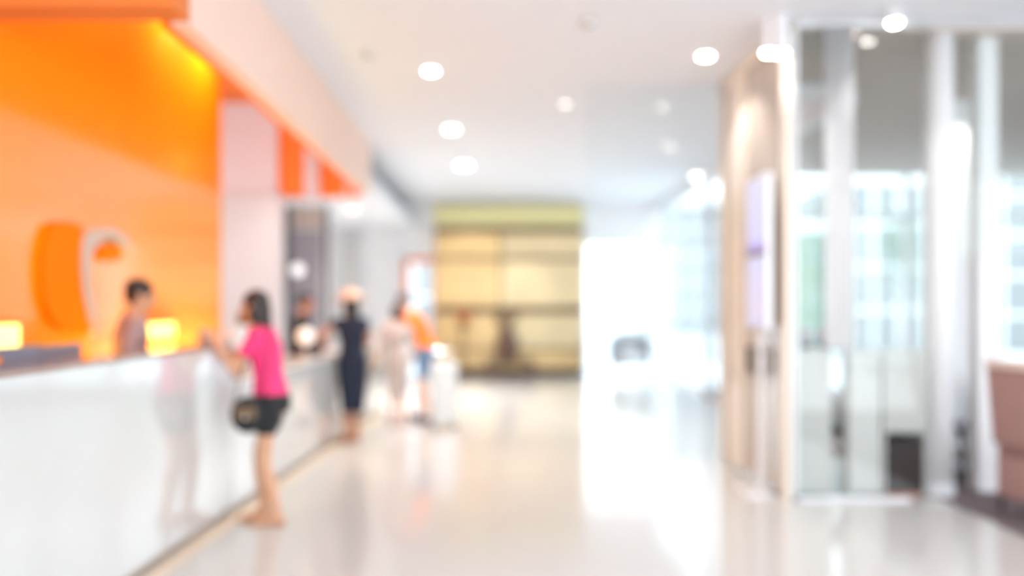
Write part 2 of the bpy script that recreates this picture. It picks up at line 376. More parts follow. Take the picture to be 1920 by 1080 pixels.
# pedestal and sculpture in front
dt = 17.2
cx = XW(957, dt)
t = thing('console_table', 'dark walnut console table against the gold feature wall', 'table', (cx, dt, 0))
obj('tabletop', B(-.50, .50, -.22, .22, .30, .36, bev=.01), 'brownwood', t)
for sx_ in (-.42, .42):
    obj('leg', B(sx_ - .06, sx_ + .06, -.18, .18, 0, .30), 'brownwood', t)
obj('shelf', B(-.42, .42, -.2, .2, .06, .12), 'brownwood', t)
t = thing('vase', 'tall dark brown vase with branching top on the console table', 'vase', (cx - .05, dt, .361))
bm = bmesh.new(); lathe(bm, [(.13, 0), (.22, .12), (.25, .3), (.18, .5), (.10, .62), (.12, .68)], 32); obj('body', bm, 'brownwood', t, True)
bm = bmesh.new()
for k in range(26):
    a = random.uniform(0, 2 * PI); r = random.uniform(.1, .36); h = random.uniform(.80, 1.05)
    p1 = Vector((r * .6 * math.cos(a), r * .5 * math.sin(a), h * .85)); p2 = Vector((r * math.cos(a), r * .6 * math.sin(a), h))
    tube(bm, (0, 0, .6), p1, .008, .006, 6); tube(bm, p1, p2, .006, .003, 6)
    ball(bm, p2, random.uniform(.02, .045), 1)
obj('branches', bm, 'brownwood', t)
p = P(868, 592, 17.3)
t = thing('flower_stand', 'slim stand with orange red flowers against the gold wall', 'flowers', (p.x, 17.3, 0))
bm = bmesh.new(); lathe(bm, [(.14, 0), (.14, .02), (.02, .04), (.02, 1.0), (.09, 1.02), (.10, 1.14)], 24); obj('stand', bm, 'bronze', t, True)
bm = bmesh.new()
for k in range(22):
    a = random.uniform(0, 2 * PI); r = random.uniform(0, .14)
    ball(bm, (r * math.cos(a), r * math.sin(a), 1.18 + random.uniform(0, .12)), random.uniform(.03, .05), 1)
obj('blooms', bm, 'redflower', t)
# aimed spot light, used below for two added spots on the gold wall
def spot(name, loc, tgt, power, ang, color=(1.0, .97, .94), blend=.6, r=0.0):
    l = bpy.data.lights.new(name, 'SPOT'); l.energy = power; l.spot_size = math.radians(ang); l.spot_blend = blend; l.color = color; l.shadow_soft_size = r
    o = bpy.data.objects.new(name, l); COL.objects.link(o); o.location = loc
    o.rotation_euler = (Vector(tgt) - Vector(loc)).to_track_quat('-Z', 'Y').to_euler()
    return o
spot('gold_wall_fill', (XW(985, 16.3), 16.2, CEIL - .05), (XW(985, 17.8), 17.8, 1.75), 80, 30, (1, .9, .75))  # added spot without a fitting, makes the bright pool on the gold panels
spot('gold_wall_fill', (XW(880, 16.3), 16.0, CEIL - .05), (XW(880, 17.8), 17.8, 1.9), 40, 60, (1, .9, .75))  # second added spot, lifts the other half of the gold panels

# tub chair in the bright doorway
p = P(1180, 690, 17.5)
t = thing('tub_chair', 'grey tub chair with white cushion in the bright doorway', 'chair', (p.x, 17.4, 0), math.radians(-12))
bm = bmesh.new()
seg = 26; inner = []; outer = []
vals = []
for k in range(seg + 1):
    a = math.radians(-20 + 220 * k / seg)
    f = math.sin(max(0, min(PI, (a + .35) / (PI + .7) * PI)))
    top = .58 + .34 * f ** .8
    vals.append((a, top))
ri, ro = .34, .42
V = []
for a, top in vals:
    c, s_ = math.cos(a), math.sin(a)
    V.append([bm.verts.new(q) for q in ((ri * c, ri * s_, .22), (ro * c, ro * s_, .22), (ro * 1.08 * c, ro * 1.08 * s_, top), (ri * 1.08 * c, ri * 1.08 * s_, top))])
for a, b in zip(V, V[1:]):
    for k in range(4): bm.faces.new((a[k], a[(k + 1) % 4], b[(k + 1) % 4], b[k]))
bm.faces.new(V[0][::-1]); bm.faces.new(V[-1])
obj('backrest', bm, 'greyshell', t, True)
bm = bmesh.new(); lathe(bm, [(.30, .24), (.335, .27), (.335, .42), (.30, .46)], 32); obj('seat_cushion', bm, 'whiteleather', t, True)
bm = bmesh.new(); ball(bm, (0, .2, .58), (.17, .08, .11), 3); obj('back_cushion', bm, 'whiteleather', t, True)
for a in range(4):
    an = PI / 4 + a * PI / 2
    bm = bmesh.new(); tube(bm, (.25 * math.cos(an), .25 * math.sin(an), .24), (.3 * math.cos(an), .3 * math.sin(an), 0), .018, .012); obj('leg', bm, 'chrome', t)

# ================================================================ reception counter
ang = math.atan2(-1.66 + 1.897, 9.449 - 4.706)
def cx_at(y): return -1.897 + (y - 4.706) * math.tan(ang)
class CB:                                   # boxes laid out along the counter line: u = depth along it, v = behind its face
    def __init__(s): s.bm = bmesh.new()
    def add(s, y0, y1, v0, v1, z0, z1, bev=0):
        m = Matrix.Translation((cx_at(0), 0, 0)) @ Matrix.Rotation(-ang, 4, 'Z')
        box(s.bm, -v1, -v0, y0, y1, z0, z1, bev, m); return s
hc = thing('reception_counter', 'long high gloss white reception counter in front of the orange wall', 'counter', (0, 0, 0))
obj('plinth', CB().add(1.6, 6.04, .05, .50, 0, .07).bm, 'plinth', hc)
for y0, y1 in ((1.6, 3.33), (3.34, 5.14), (5.15, 6.05)):
    obj('front_panel', CB().add(y0, y1, 0, .04, .07, 1.20, .004).bm, 'counterface', hc)
obj('end_panel', CB().add(6.02, 6.05, .04, .50, .07, 1.19).bm, 'counterface', hc)
obj('worktop', CB().add(1.6, 6.05, .0, .28, 1.2, 1.225, .004).bm, 'ledge', hc)
obj('back_panel', CB().add(1.6, 6.02, .22, .26, .07, 1.2).bm, 'white', hc)
obj('desk_surface', CB().add(1.6, 6.02, .26, .52, .72, .75).bm, 'countertop', hc)
lc = thing('reception_counter', 'lower white reception counter beyond the high one, near the navy dress', 'counter', (0, 0, 0))
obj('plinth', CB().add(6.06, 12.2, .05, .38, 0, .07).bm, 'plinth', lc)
for y0, y1 in ((6.06, 7.6), (7.61, 9.15), (9.16, 10.7), (10.71, 12.27)):
    obj('front_panel', CB().add(y0, y1, 0, .04, .07, .93, .004).bm, 'counterface', lc)
obj('end_panel', CB().add(12.23, 12.27, .04, .40, .07, .93).bm, 'counterface', lc)
obj('worktop', CB().add(6.06, 12.28, -.01, .40, .93, .96, .004).bm, 'countertop', lc)
obj('back_panel', CB().add(6.06, 12.2, .35, .39, .07, .93).bm, 'white', lc)
# warm LED strip tucked under the front edge of the counter
l = area('plinth_led', (cx_at(6.9) + .0, 6.9, .06), (0, math.radians(-70), 0), .03, 10.6, 1.5, (1, .62, .3))
l.rotation_euler = (0, math.radians(-70), -ang)
l.location = (cx_at(6.9) - .03, 6.9, .055)

# light boxes on the orange wall
def lightbox(y0, y1, z0, z1, label):
    t = thing('light_box', label, 'lamp', (WX, (y0 + y1) / 2, z0))
    w2 = (y1 - y0) / 2
    obj('diffuser', B(.0, .05, -w2, w2, 0, z1 - z0, bev=.012), 'yellowlight', t)
    obj('housing', boxes([(.001, .035, -w2 - .03, w2 + .03, -.03, -.001), (.001, .035, -w2 - .03, w2 + .03, z1 - z0 + .001, z1 - z0 + .03)]), 'orange_matt', t)
lightbox(6.42, 7.24, ZW(634, 7.0), ZW(606, 7.0), 'glowing yellow light box on the orange wall beside the receptionist')
lightbox(4.1, 4.86, ZW(655, 4.8), ZW(608, 4.8), 'glowing yellow light box low on the orange wall at the picture edge')
# wall sign: curled letter
sg = thing('wall_sign', 'large curled orange letter sign with pale edge on the orange wall', 'sign', (WX, 0, 0))
def wp(px, py):
    dd = (-WX - .03) * F / (920 - px); return dd, ZW(py, dd)
def wallshape(pts, x0, x1, m, name):
    bm = bmesh.new()
    a = [bm.verts.new((x0, *wp(*q))) for q in pts]; b = [bm.verts.new((x1, *wp(*q))) for q in pts]
    bm.faces.new(a); bm.faces.new(b[::-1])
    n = len(pts)
    for k in range(n): bm.faces.new((a[k], b[k], b[(k + 1) % n], a[(k + 1) % n]))
    bmesh.ops.recalc_face_normals(bm, faces=bm.faces)
    return obj(name, bm, m, sg)
def bez(pts, n=8):
    out = []
    N = len(pts)
    for i in range(N):
        p0, p1, p2, p3 = (Vector(pts[(i + k - 1) % N]) for k in range(4))
        for j in range(n):
            t_ = j / n
            v = .5 * ((2 * p1) + (-p0 + p2) * t_ + (2 * p0 - 5 * p1 + 4 * p2 - p3) * t_ ** 2 + (-p0 + 3 * p1 - 3 * p2 + p3) * t_ ** 3)
            out.append((v.x, v.y))
    return out
wallshape(bez([(92, 428), (125, 415), (150, 432), (146, 490), (152, 560), (168, 620), (120, 622), (88, 585), (78, 500)]), .001, .05, 'orange_logo', 'stroke')
wallshape(bez([(150, 445), (172, 430), (205, 430), (232, 448), (240, 474), (226, 462), (205, 448), (182, 452), (165, 480), (162, 530), (172, 580), (180, 622), (168, 622), (154, 565), (147, 500)]), .001, .06, 'logoedge', 'edge')
wallshape(bez([(190, 462), (212, 460), (226, 474), (218, 488), (200, 490), (184, 478)]), .001, .05, 'orange_logo', 'terminal')

# ================================================================ downlights
def downlight(px, py, m, label, power=0, r=.055, zc=CEIL, group=None, ang_=110):
    d = (zc - 1.5) * F / (570 - py)
    x = XW(px, d)
    t = thing('ceiling_downlight', label, 'ceiling light', (x, d, zc))
    bm = bmesh.new(); lathe(bm, [(r + .02, -.006), (r + .025, -.001)], 32); lathe(bm, [(r + .02, -.012), (r + .02, -.001)], 32)
    obj('trim_ring', bm, 'alu', t)
    bm = bmesh.new(); lathe(bm, [(r * .9, -.020), (r, -.0125)], 32); obj('lens', bm, m, t)
    if power: spot('downlight_or_fill_beam', (x, d, zc - .04), (x, d, 0), power, ang_)
    return t
downlight(808, 131, 'lamp', 'brightest round downlight in the white ceiling above the navy dress', 110)
downlight(847, 241, 'lamp2', 'middle one of three downlights in the row running to the gold wall', 330, r=.075)
downlight(870, 309, 'lamp2', 'farthest downlight of the row running to the gold wall', 480, r=.10)
downlight(1060, 193, 'lampdim', 'faint unlit-looking downlight near the middle of the ceiling', 0, r=.05)
downlight(1323, 103, 'lamp', 'bright downlight just before the bronze doors', 60)
downlight(660, 392, 'lampdim', 'downlight in the lowered ceiling behind the reception', 900, r=.10, zc=3.05)
downlight(1305, 330, 'lamp2', 'small distant downlight near the glazed side wall', 0, r=.05)
downlight(1597, 62, 'lamp_reflection', 'dim amber lamp reflection by the curtain, made as a glowing disc', 0, r=.05, zc=CEIL - .02)  # a reflection drawn as a glowing disc
def spotlight(px, py, d, label, power=150, r=.045):
    p = P(px, py, d)
    t = thing('ceiling_spotlight', label, 'ceiling light', (p.x, p.y, CEIL))
    h = CEIL - p.z
    bm = bmesh.new(); lathe(bm, [(r + .008, -h + .01), (r + .012, -h + .015), (r + .012, -.001)], 32); obj('housing', bm, 'alu', t)
    bm = bmesh.new(); lathe(bm, [(r * .8, -h - .004), (r, -h + .0095)], 32); obj('lens', bm, 'lamp', t)
    spot('spotlight_beam', (p.x, p.y, p.z - .03), (p.x, p.y, 0), power, 95)
spotlight(1441, 101, 6.45, 'bright cylinder spotlight touching its twin, on the bronze door side of the pair', 0)
spotlight(1464, 102, 6.38, 'bright cylinder spotlight touching its twin, on the glass front side of the pair', 12)
spotlight(1677, 45, 6.30, 'single bright cylinder spotlight in front of the shop glass', 14)
# small amber pendant in the dining room
p = P(1493, 360, 10.0)
t = thing('pendant_lamp', 'small amber pendant lamp hanging in the dining room', 'pendant lamp', (p.x, p.y, CEIL - .02))
bm = bmesh.new(); tube(bm, (0, 0, 0), (0, 0, p.z - CEIL + .12), .004); obj('cord', bm, 'taupe', t)
bm = bmesh.new(); ball(bm, (0, 0, p.z - CEIL + .02), .07, 3); obj('lamp_shade', bm, 'amber', t, True)
# smoke detectors
for px, py, lab in ((690, 97, 'white smoke detector on the ceiling beside the salmon fascia'), (1103, 38, 'white smoke detector in the middle of the near ceiling')):
    d = 2.15 * F / (570 - py); t = thing('smoke_detector', lab, 'smoke detector', (XW(px, d), d, CEIL))
    bm = bmesh.new(); lathe(bm, [(.035, -.045), (.05, -.035), (.055, -.012), (.055, -.001)], 32); obj('body', bm, 'paleglassboard', t, True)
    bm = bmesh.new(); lathe(bm, [(.02, -.05), (.02, -.0455)], 20); obj('sensor', bm, 'greyplastic', t)
# fill spots without fittings, added to brighten the hall, alcove and dining room
k = 0
for x, y in ((-.3, 5.4), (1.3, 5.4), (4.8, 8.5), (6.5, 8.5), (5.2, 11.5), (-2.2, 10.2)):
    zc = CEIL
    spot('downlight_or_fill_beam', (x, y, zc - .04), (x, y, 0), 50, 130)

# ================================================================ back office behind the low counter
pt = thing('partition', 'smoked grey office partition behind the low counter', 'partition', (0, 12.6, 0))
xa, xb = XW(533, 12.6), XW(616, 12.6)
obj('panel', boxes([(xa + .12, xb - .1, 0, .04, 1.0, 2.6)]), 'greyglass', pt)
obj('base_panel', B(xa + .12, xb - .1, 0, .04, 0, .98), 'whiteboard', pt)
obj('post_or_shade_strip', B(xa, xa + .10, -.03, .07, 0, 2.95), 'darkgrey', pt)  # dark strip painted in for the shade along the pier edge
obj('post_or_shade_strip', B(xb - .07, xb, -.03, .07, 0, 2.95), 'darkgrey', pt)
obj('header', B(xa + .12, xb - .1, -.01, .05, 2.62, 2.95), 'beige', pt)
obj('pane', B(xa + .55, xb - .12, -.03, -.005, .9, 1.95), 'whiteboard', pt)
p = P(558, 506, 11.9)
t = thing('globe_pendant', 'white globe pendant lamp in front of the smoked partition', 'pendant lamp', (p.x, 11.9, 3.65))
bm = bmesh.new(); tube(bm, (0, 0, 0), (0, 0, p.z - CEIL + .08), .006); obj('cord', bm, 'darkgrey', t)
bm = bmesh.new(); ball(bm, (0, 0, p.z - CEIL), .085, 3); obj('globe', bm, 'globe', t, True)
d = 8.5; p = P(573, 630, d)
t = thing('table_lamp', 'round warm white table lamp on the low counter', 'lamp', (p.x, d, .96))
bm = bmesh.new(); lathe(bm, [(.06, 0), (.06, .012), (.012, .02), (.012, p.z - .96 - .07)], 24); obj('base', bm, 'chrome', t, True)
bm = bmesh.new(); ball(bm, (0, 0, p.z - .96), .085, 3); obj('globe', bm, 'globe2', t, True)
d = 9.05
t = thing('desktop_printer', 'black desktop printer on the low counter below the round lamp', 'printer', (XW(578, d), d, .96))
obj('body', B(-.15, .13, -.14, .14, 0, .13, bev=.02), 'black', t)
obj('paper_tray', B(-.10, .08, -.19, -.14, .03, .05, bev=.005), 'darkgrey', t)
obj('lid', B(-.13, .11, -.12, .12, .131, .15, bev=.005), 'darkgrey', t)

# ================================================================ monitors behind the high counter
def monitor(x, y, rz, label, w2=.27, h=.34, m='greyplastic', z=.752, up=.16):
    t = thing('computer_monitor', label, 'monitor', (x, y, z), rz)
    obj('screen_housing', B(-w2, w2, -.015, .025, up, up + h, bev=.01), m, t)
    obj('screen', B(-w2 + .02, w2 - .02, .0255, .028, up + .02, up + h - .02), 'black', t)
    bm = bmesh.new(); box(bm, -.03, .03, -.03, -.016, .01, up + .12); obj('neck', bm, m, t)
    obj('base', B(-.12, .12, -.09, .09, 0, .012, bev=.004), m, t)
    return t
c_ = lambda y, v: (cx_at(y) - v)
monitor(c_(4.0, .40), 4.02, math.radians(80), 'violet grey monitor back at the near end of the high counter', .30, .38, z=.752, up=.16)
monitor(c_(4.55, .40), 4.58, math.radians(95), 'violet grey monitor back between the near monitor and the receptionist', .25, .36, z=.752, up=.17)
monitor(c_(6.4, .30), 6.38, math.radians(88), 'grey monitor beside the hands of the woman in pink', .13, .26, z=.962, up=.08)
monitor(c_(6.95, .2), 6.95, math.radians(75), 'light grey monitor behind the neck of the woman in pink', .22, .26, m='whiteboard', z=.962, up=.10)
# bowl shape added in place of a small orange glow on the ledge
q = P(8, 700, 3.45)
t = thing('glow_bowl', 'small round orange dish added for an orange glow on the ledge at the picture edge', 'dish', (cx_at(3.45) - .02 - .06, 3.45, 1.225))
bm = bmesh.new(); lathe(bm, [(.025, 0), (.03, .01), (.055, .04), (.058, .055), (.05, .05)], 28); obj('bowl', bm, 'orange_logo', t, True)
bm = bmesh.new()
for k in range(14):
    a = random.uniform(0, 2 * PI); r = random.uniform(0, .034); ball(bm, (r * math.cos(a), r * math.sin(a), .055), .012, 1)
o = obj('sweets', bm, 'orangecloth', t); o['kind'] = 'stuff'

# ================================================================ digital signage by the bronze doors
t = thing('display_screen', 'tall lavender digital display standing by the bronze doors', 'screen', (SX - .13, 0, 0))
def scr(y0, y1, z0, z1, name, c1, c2, c3):
    m = bpy.data.materials.new(name); m.use_nodes = True; n = m.node_tree.nodes; l = m.node_tree.links; b = n['Principled BSDF']
    b.inputs['Base Color'].default_value = (.02, .02, .02, 1)
    tc_ = n.new('ShaderNodeTexCoord'); sp = n.new('ShaderNodeSeparateXYZ'); l.new(tc_.outputs['Generated'], sp.inputs[0])
    r = n.new('ShaderNodeValToRGB'); r.color_ramp.elements[0].color = (*c1, 1); r.color_ramp.elements[1].color = (*c3, 1); e_ = r.color_ramp.elements.new(.22); e_.color = (*c2, 1)
    nz = n.new('ShaderNodeTexNoise'); nz.inputs['Scale'].default_value = 3
    mx = n.new('ShaderNodeMath'); mx.operation = 'MULTIPLY_ADD'; mx.inputs[1].default_value = .12; l.new(nz.outputs['Fac'], mx.inputs[0]); l.new(sp.outputs['Z'], mx.inputs[2])
    l.new(mx.outputs[0], r.inputs[0]); l.new(r.outputs[0], b.inputs['Emission Color']); b.inputs['Emission Strength'].default_value = .85
    o = obj('screen', B(-.012, .0, y0, y1, z0, z1), m, t); return o
y0, y1 = 6.58, 7.02
scr(y0, y1, ZW(468, 6.75), ZW(335, 6.75), 'lavender picture', (.35, .2, .8), (.72, .68, .95), (.78, .76, .98))
scr(y0, y1, ZW(610, 6.75), ZW(482, 6.75), 'lilac picture', (.66, .62, .95), (.80, .70, .86), (.74, .70, .95))
obj('housing', B(.0, .05, y0 - .02, y1 + .02, ZW(616, 6.75), ZW(330, 6.75), bev=.005), 'alu', t)
obj('bezel', B(-.015, -.0005, y0, y1, ZW(480, 6.75), ZW(470, 6.75)), 'greyplastic', t)
obj('pole', B(.012, .04, 6.76, 6.84, 0.0, ZW(617, 6.75)), 'alu', t)
obj('base', B(-.13, .10, 6.6, 7.0, 0, .015), 'alu', t)
t = thing('poster', 'narrow orange and navy poster on the bronze door behind the display', 'poster', (SX - .001, 0, 0))
obj('sheet', B(-.012, 0, 7.14, 7.36, ZW(560, 7.2), ZW(480, 7.2)), 'orange_matt', t)
obj('navy_band', B(-.012, 0, 7.14, 7.36, ZW(479.9, 7.2), ZW(415, 7.2)), 'navy', t)
obj('foot_band', B(-.012, 0, 7.14, 7.36, ZW(592, 7.2), ZW(560.1, 7.2)), 'navy', t)

# ================================================================ shop interior near the glass
DY = 6.62
def cabinet(px0, px1, ztop, m, label, zb=0.02, y=DY, dep=.35):
    x0, x1 = XW(px0, y), XW(px1, y)
    t = thing('cabinet', label, 'cabinet', ((x0 + x1) / 2, y, 0)); h = (x1 - x0) / 2
    obj('body', B(-h, h, .021, dep, zb, ztop - .025), m, t)
    obj('door', B(-h + .004, h - .004, 0, .02, zb + .01, ztop - .03, bev=.003), m, t)
    obj('top', B(-h - .004, h + .004, -.01, dep + .005, ztop - .024, ztop, bev=.004), 'whiteboard', t)
    bm = bmesh.new(); tube(bm, (h - .05, -.015, ztop - .22), (h - .05, -.015, ztop - .10), .006); obj('handle', bm, 'chrome', t)
    return t
cabinet(1474, 1560, 1.15, 'paleglassboard', 'pale grey cabinet behind the shop glass, carrying the flower pots')
cabinet(1592, 1652, 1.14, 'whiteboard', 'narrow white cabinet behind the shop glass, beside the dark chair', dep=.13)
x0, x1 = XW(1656, DY), XW(1740, DY)
t = thing('wall_cabinet', 'pale grey raised cabinet with an open niche above a black box', 'cabinet', ((x0 + x1) / 2, DY, 0)); h = (x1 - x0) / 2
obj('body', B(-h, h, .02, .35, .50, 1.14), 'paleglassboard', t)
obj('door', B(-h + .004, h - .004, 0, .019, .51, 1.13, bev=.003), 'paleglassboard', t)
obj('side_panel', B(-h, -h + .02, .0, .35, .02, .499), 'whiteboard', t); obj('side_panel', B(h - .02, h, .0, .35, .02, .499), 'whiteboard', t)
t = thing('speaker_box', 'black box speaker standing in the niche under the raised cabinet', 'speaker', ((x0 + x1) / 2, DY + .03, .0))
obj('body', B(-h + .025, h - .025, 0, .3, .022, .44, bev=.01), 'black', t)
obj('grille', B(-h + .045, h - .045, -.008, 0, .05, .42, bev=.003), 'darkbrown', t)
obj('base', B(-h + .03, h - .03, .02, .28, 0, .021), 'redflower', t)
# flower pots on the cabinet
first = None
for px, lab in ((1484, 'pot of pale pink flowers on the cabinet, nearest the display'), (1513, 'pot of pale pink flowers on the cabinet, between two others'), (1545, 'pot of pale pink flowers on the cabinet, nearest the curtain')):
    if first is None:
        t = thing('flower_pot', lab, 'flowers', (0, 0, 0), 0, 'flower pots on the pale cabinet')
        bm = bmesh.new(); lathe(bm, [(.035, 0), (.045, .03), (.05, .045), (.044, .044)], 24); obj('pot', bm, 'black', t, True)
        bm = bmesh.new()
        for k in range(30):
            v = Vector((random.gauss(0, 1), random.gauss(0, 1), random.gauss(0, 1))).normalized()
            ball(bm, Vector((0, 0, .105)) + Vector((v.x * .036, v.y * .036, v.z * .055)), .018, 1)
        obj('blooms', bm, 'paleflower', t); first = t
    else:
        t = copy_tree(first); t['label'] = lab
    t.location = (XW(px, DY + .15), DY + .15, 1.15)
# curtain above the cabinets
bm = bmesh.new(); x0, x1 = XW(1546, 6.42), XW(1601, 6.42); n_ = 60; A = []; Bv = []
for k in range(n_ + 1):
    x = x0 + (x1 - x0) * k / n_; yy = 6.42 + .007 * math.sin(k / n_ * 2 * PI * 6)
    A.append((x, yy))
top = [bm.verts.new((x, y, 3.60)) for x, y in A]; bot = [bm.verts.new((x, y, 1.17)) for x, y in A]
for k in range(n_): bm.faces.new((top[k], top[k + 1], bot[k + 1], bot[k]))
bmesh.ops.solidify(bm, geom=bm.faces[:], thickness=.006)
t = thing('curtain', 'white pleated curtain hanging before the shop glass above the cabinets', 'curtain', (0, 0, 0)); obj('cloth', bm, 'curtain', t, True)
bm = bmesh.new(); tube(bm, (x0 - .03, 6.42, 3.605), (x1 + .03, 6.42, 3.605), .012); obj('rail', bm, 'chrome', t)

# dining chairs, tables
def dining_chair(x, y, rz, fab, frame, label, hback=.98, trim=None, group=None):
    t = thing('dining_chair', label, 'chair', (x, y, 0.004), rz, group)
    obj('seat', B(-.24, .24, -.23, .24, .42, .50, bev=.03), fab, t, True)
    bm = bmesh.new(); box(bm, -.23, .23, -.03, .035, .50, hback, .025, Matrix.Translation((0, -.20, 0)) @ Matrix.Rotation(math.radians(6), 4, 'X')); obj('backrest', bm, fab, t, True)
    if trim:
        bm = bmesh.new(); box(bm, -.235, .235, -.04, .045, hback + .001, hback + .06, .02, Matrix.Translation((0, -.20, 0)) @ Matrix.Rotation(math.radians(6), 4, 'X')); obj('top_trim', bm, trim, t, True)
    if trim: obj('skirt', B(-.235, .235, -.24, .235, .12, .419, bev=.02), fab, t, True)
    for sx_ in (-1, 1):
        for sy in (-1, 1):
            bm = bmesh.new(); tube(bm, (sx_ * .20, sy * .19, .42), (sx_ * .22, sy * .22, 0), .02, .013); obj('leg', bm, frame, t)
    return t
dining_chair(XW(1574, 7.25), 7.25, math.radians(75), 'black', 'black', 'black dining chair seen between the pale cabinet and the narrow white one', .92)
dining_chair(4.42, 6.92, math.radians(25), 'darkgrey', 'black', 'dark dining chair pushed to the white table by the slim column', .82)
dining_chair(3.74, 7.36, math.radians(-60), 'greyplastic', 'black', 'violet grey dining chair between the round column and the white table', .84)
dining_chair(3.92, 5.95, math.radians(-80), 'brownfabric', 'black', 'large dusty brown upholstered chair with cream top at the picture edge', 1.05, 'creamfabric')
t = thing('dining_table', 'round pedestal table under a white cloth in the dining room', 'table', (4.42, 7.85, .004))
bm = bmesh.new(); lathe(bm, [(.40, .70), (.42, .71), (.42, .735), (.40, .74)], 48); obj('tabletop', bm, 'whiteboard', t, True)
bm = bmesh.new(); lathe(bm, [(.05, .03), (.04, .1), (.035, .6), (.09, .70)], 24); obj('pole', bm, 'alu', t, True)
bm = bmesh.new(); lathe(bm, [(.24, 0), (.24, .015), (.08, .03)], 32); obj('base', bm, 'alu', t, True)
bm = bmesh.new(); NS = 72; pr = [(.01, .7455), (.41, .7455), (.425, .735), (.43, .70), (.45, .5), (.47, .30)]; RR = []
for q, (r, z) in enumerate(pr):
    wv = .0 if q < 3 else .012 * (q - 2)
    RR.append([bm.verts.new(((r + wv * math.sin(k * PI * 2 / NS * 12)) * math.cos(2 * PI * k / NS), (r + wv * math.sin(k * PI * 2 / NS * 12)) * math.sin(2 * PI * k / NS), z)) for k in range(NS)])
bm.faces.new(RR[0])
for a, b in zip(RR, RR[1:]):
    for k in range(NS): bm.faces.new((a[k], a[(k + 1) % NS], b[(k + 1) % NS], b[k]))
bmesh.ops.recalc_face_normals(bm, faces=bm.faces)
bmesh.ops.solidify(bm, geom=bm.faces[:], thickness=-.003)
tag(obj('tablecloth', bm, 'curtain', None, True), 'white cloth hanging over the round dining table', 'tablecloth').location = (4.42, 7.85, .002)
for i, (dx, dy) in enumerate(((-.2, -.12), (.2, .06))):
    bm = bmesh.new(); lathe(bm, [(.06, 0), (.07, .004), (.12, .018), (.115, .02), (.07, .008), (.01, .008)], 32)
    tag(obj('plate', bm, 'porcelain', None, True), ('white plate on the near side of the dining table', 'white plate on the far side of the dining table')[i], 'plate').location = (4.42 + dx, 7.85 + dy, .752)
for i, (dx, dy) in enumerate(((-.02, -.2), (.05, .22), (-.24, .14))):
    t = thing('cup', ('white cup nearest the viewer on the dining table', 'white cup on the far edge of the dining table', 'white cup on the column side of the dining table')[i], 'cup', (4.42 + dx, 7.85 + dy, .752))
    bm = bmesh.new(); lathe(bm, [(.028, 0), (.04, .03), (.045, .085), (.041, .085), (.034, .03), (.005, .01)], 24); obj('body', bm, 'porcelain', t, True)
    bm = bmesh.new()
    for k in range(8):
        a0, a1 = -PI / 2 + PI * k / 8, -PI / 2 + PI * (k + 1) / 8
        tube(bm, (.04 + .022 * math.cos(a0), 0, .045 + .022 * math.sin(a0)), (.04 + .022 * math.cos(a1), 0, .045 + .022 * math.sin(a1)), .005, seg=8)
    obj('handle', bm, 'porcelain', t, True)
# ================================================================ outside: buildings and tree
def tower(x0, x1, y, h, m, label, nx, nz, dep=6):
    t = thing('building', label, 'building', ((x0 + x1) / 2, y, -.05)); hw = (x1 - x0) / 2
    obj('wall', B(-hw, hw, 0.06, dep, 0, h), m, t)
    lst = []
    for i in range(nx + 1): xx = -hw + 2 * hw * i / nx; lst.append((xx - .06, xx + .06, 0, .06, 0, h))
    for k in range(nz + 1): zz = h * k / nz; lst.append((-hw, hw, .01, .059, zz - .05, zz + .05))
    obj('mullions', boxes(lst), 'leaf' if m == 'facade' else 'alu', t)
    obj('roof', B(-hw - .1, hw + .1, -.02, dep + .1, h, h + .3), 'white', t)
tower(XW(690, 34), XW(860, 34), 34, 9, 'facade2', 'pale building block added outside to dim the view through the orange framed door', 4, 5)  # added backdrop that keeps the sky from blowing out the doorway
tower(XW(1236, 42), XW(1400, 42), 42, ZW(380, 42), 'facade2', 'pale building block added outside to dim the view through the glazed side wall', 5, 5)  # added backdrop that tones down the sky behind the side glazing
tower(XW(1468, 24), XW(1550, 24), 24, ZW(432, 24), 'facade', 'teal glazed building outside, seen above the flower pots', 2, 3)
tower(XW(1590, 27), XW(1830, 27), 27, ZW(338, 27), 'facade2', 'wide pale blue glazed building outside beyond the dining room', 5, 4)
tower(XW(1880, 26), XW(2300, 26), 26, ZW(290, 26), 'facade2', 'tall pale blue building outside beside the picture edge', 4, 5)
t = thing('street_tree', 'slim green street tree outside in front of the pale building', 'tree', (XW(1692, 22), 22, -.05))
bm = bmesh.new(); tube(bm, (0, 0, 0), (.05, 0, 2.4), .07, .04, 10); tube(bm, (.05, 0, 2.4), (-.15, .1, 3.6), .04, .02, 8); obj('trunk', bm, 'bark', t, True)
bm = bmesh.new()
for k in range(420):
    v = Vector((random.gauss(0, .22), random.gauss(0, .22), 2.9 + random.gauss(0, .55)))
    bmesh.ops.create_icosphere(bm, subdivisions=1, radius=random.uniform(.03, .07), matrix=Matrix.Translation(v) @ Matrix.Diagonal((1, 1, .4, 1)))
obj('foliage', bm, 'leaf', t)

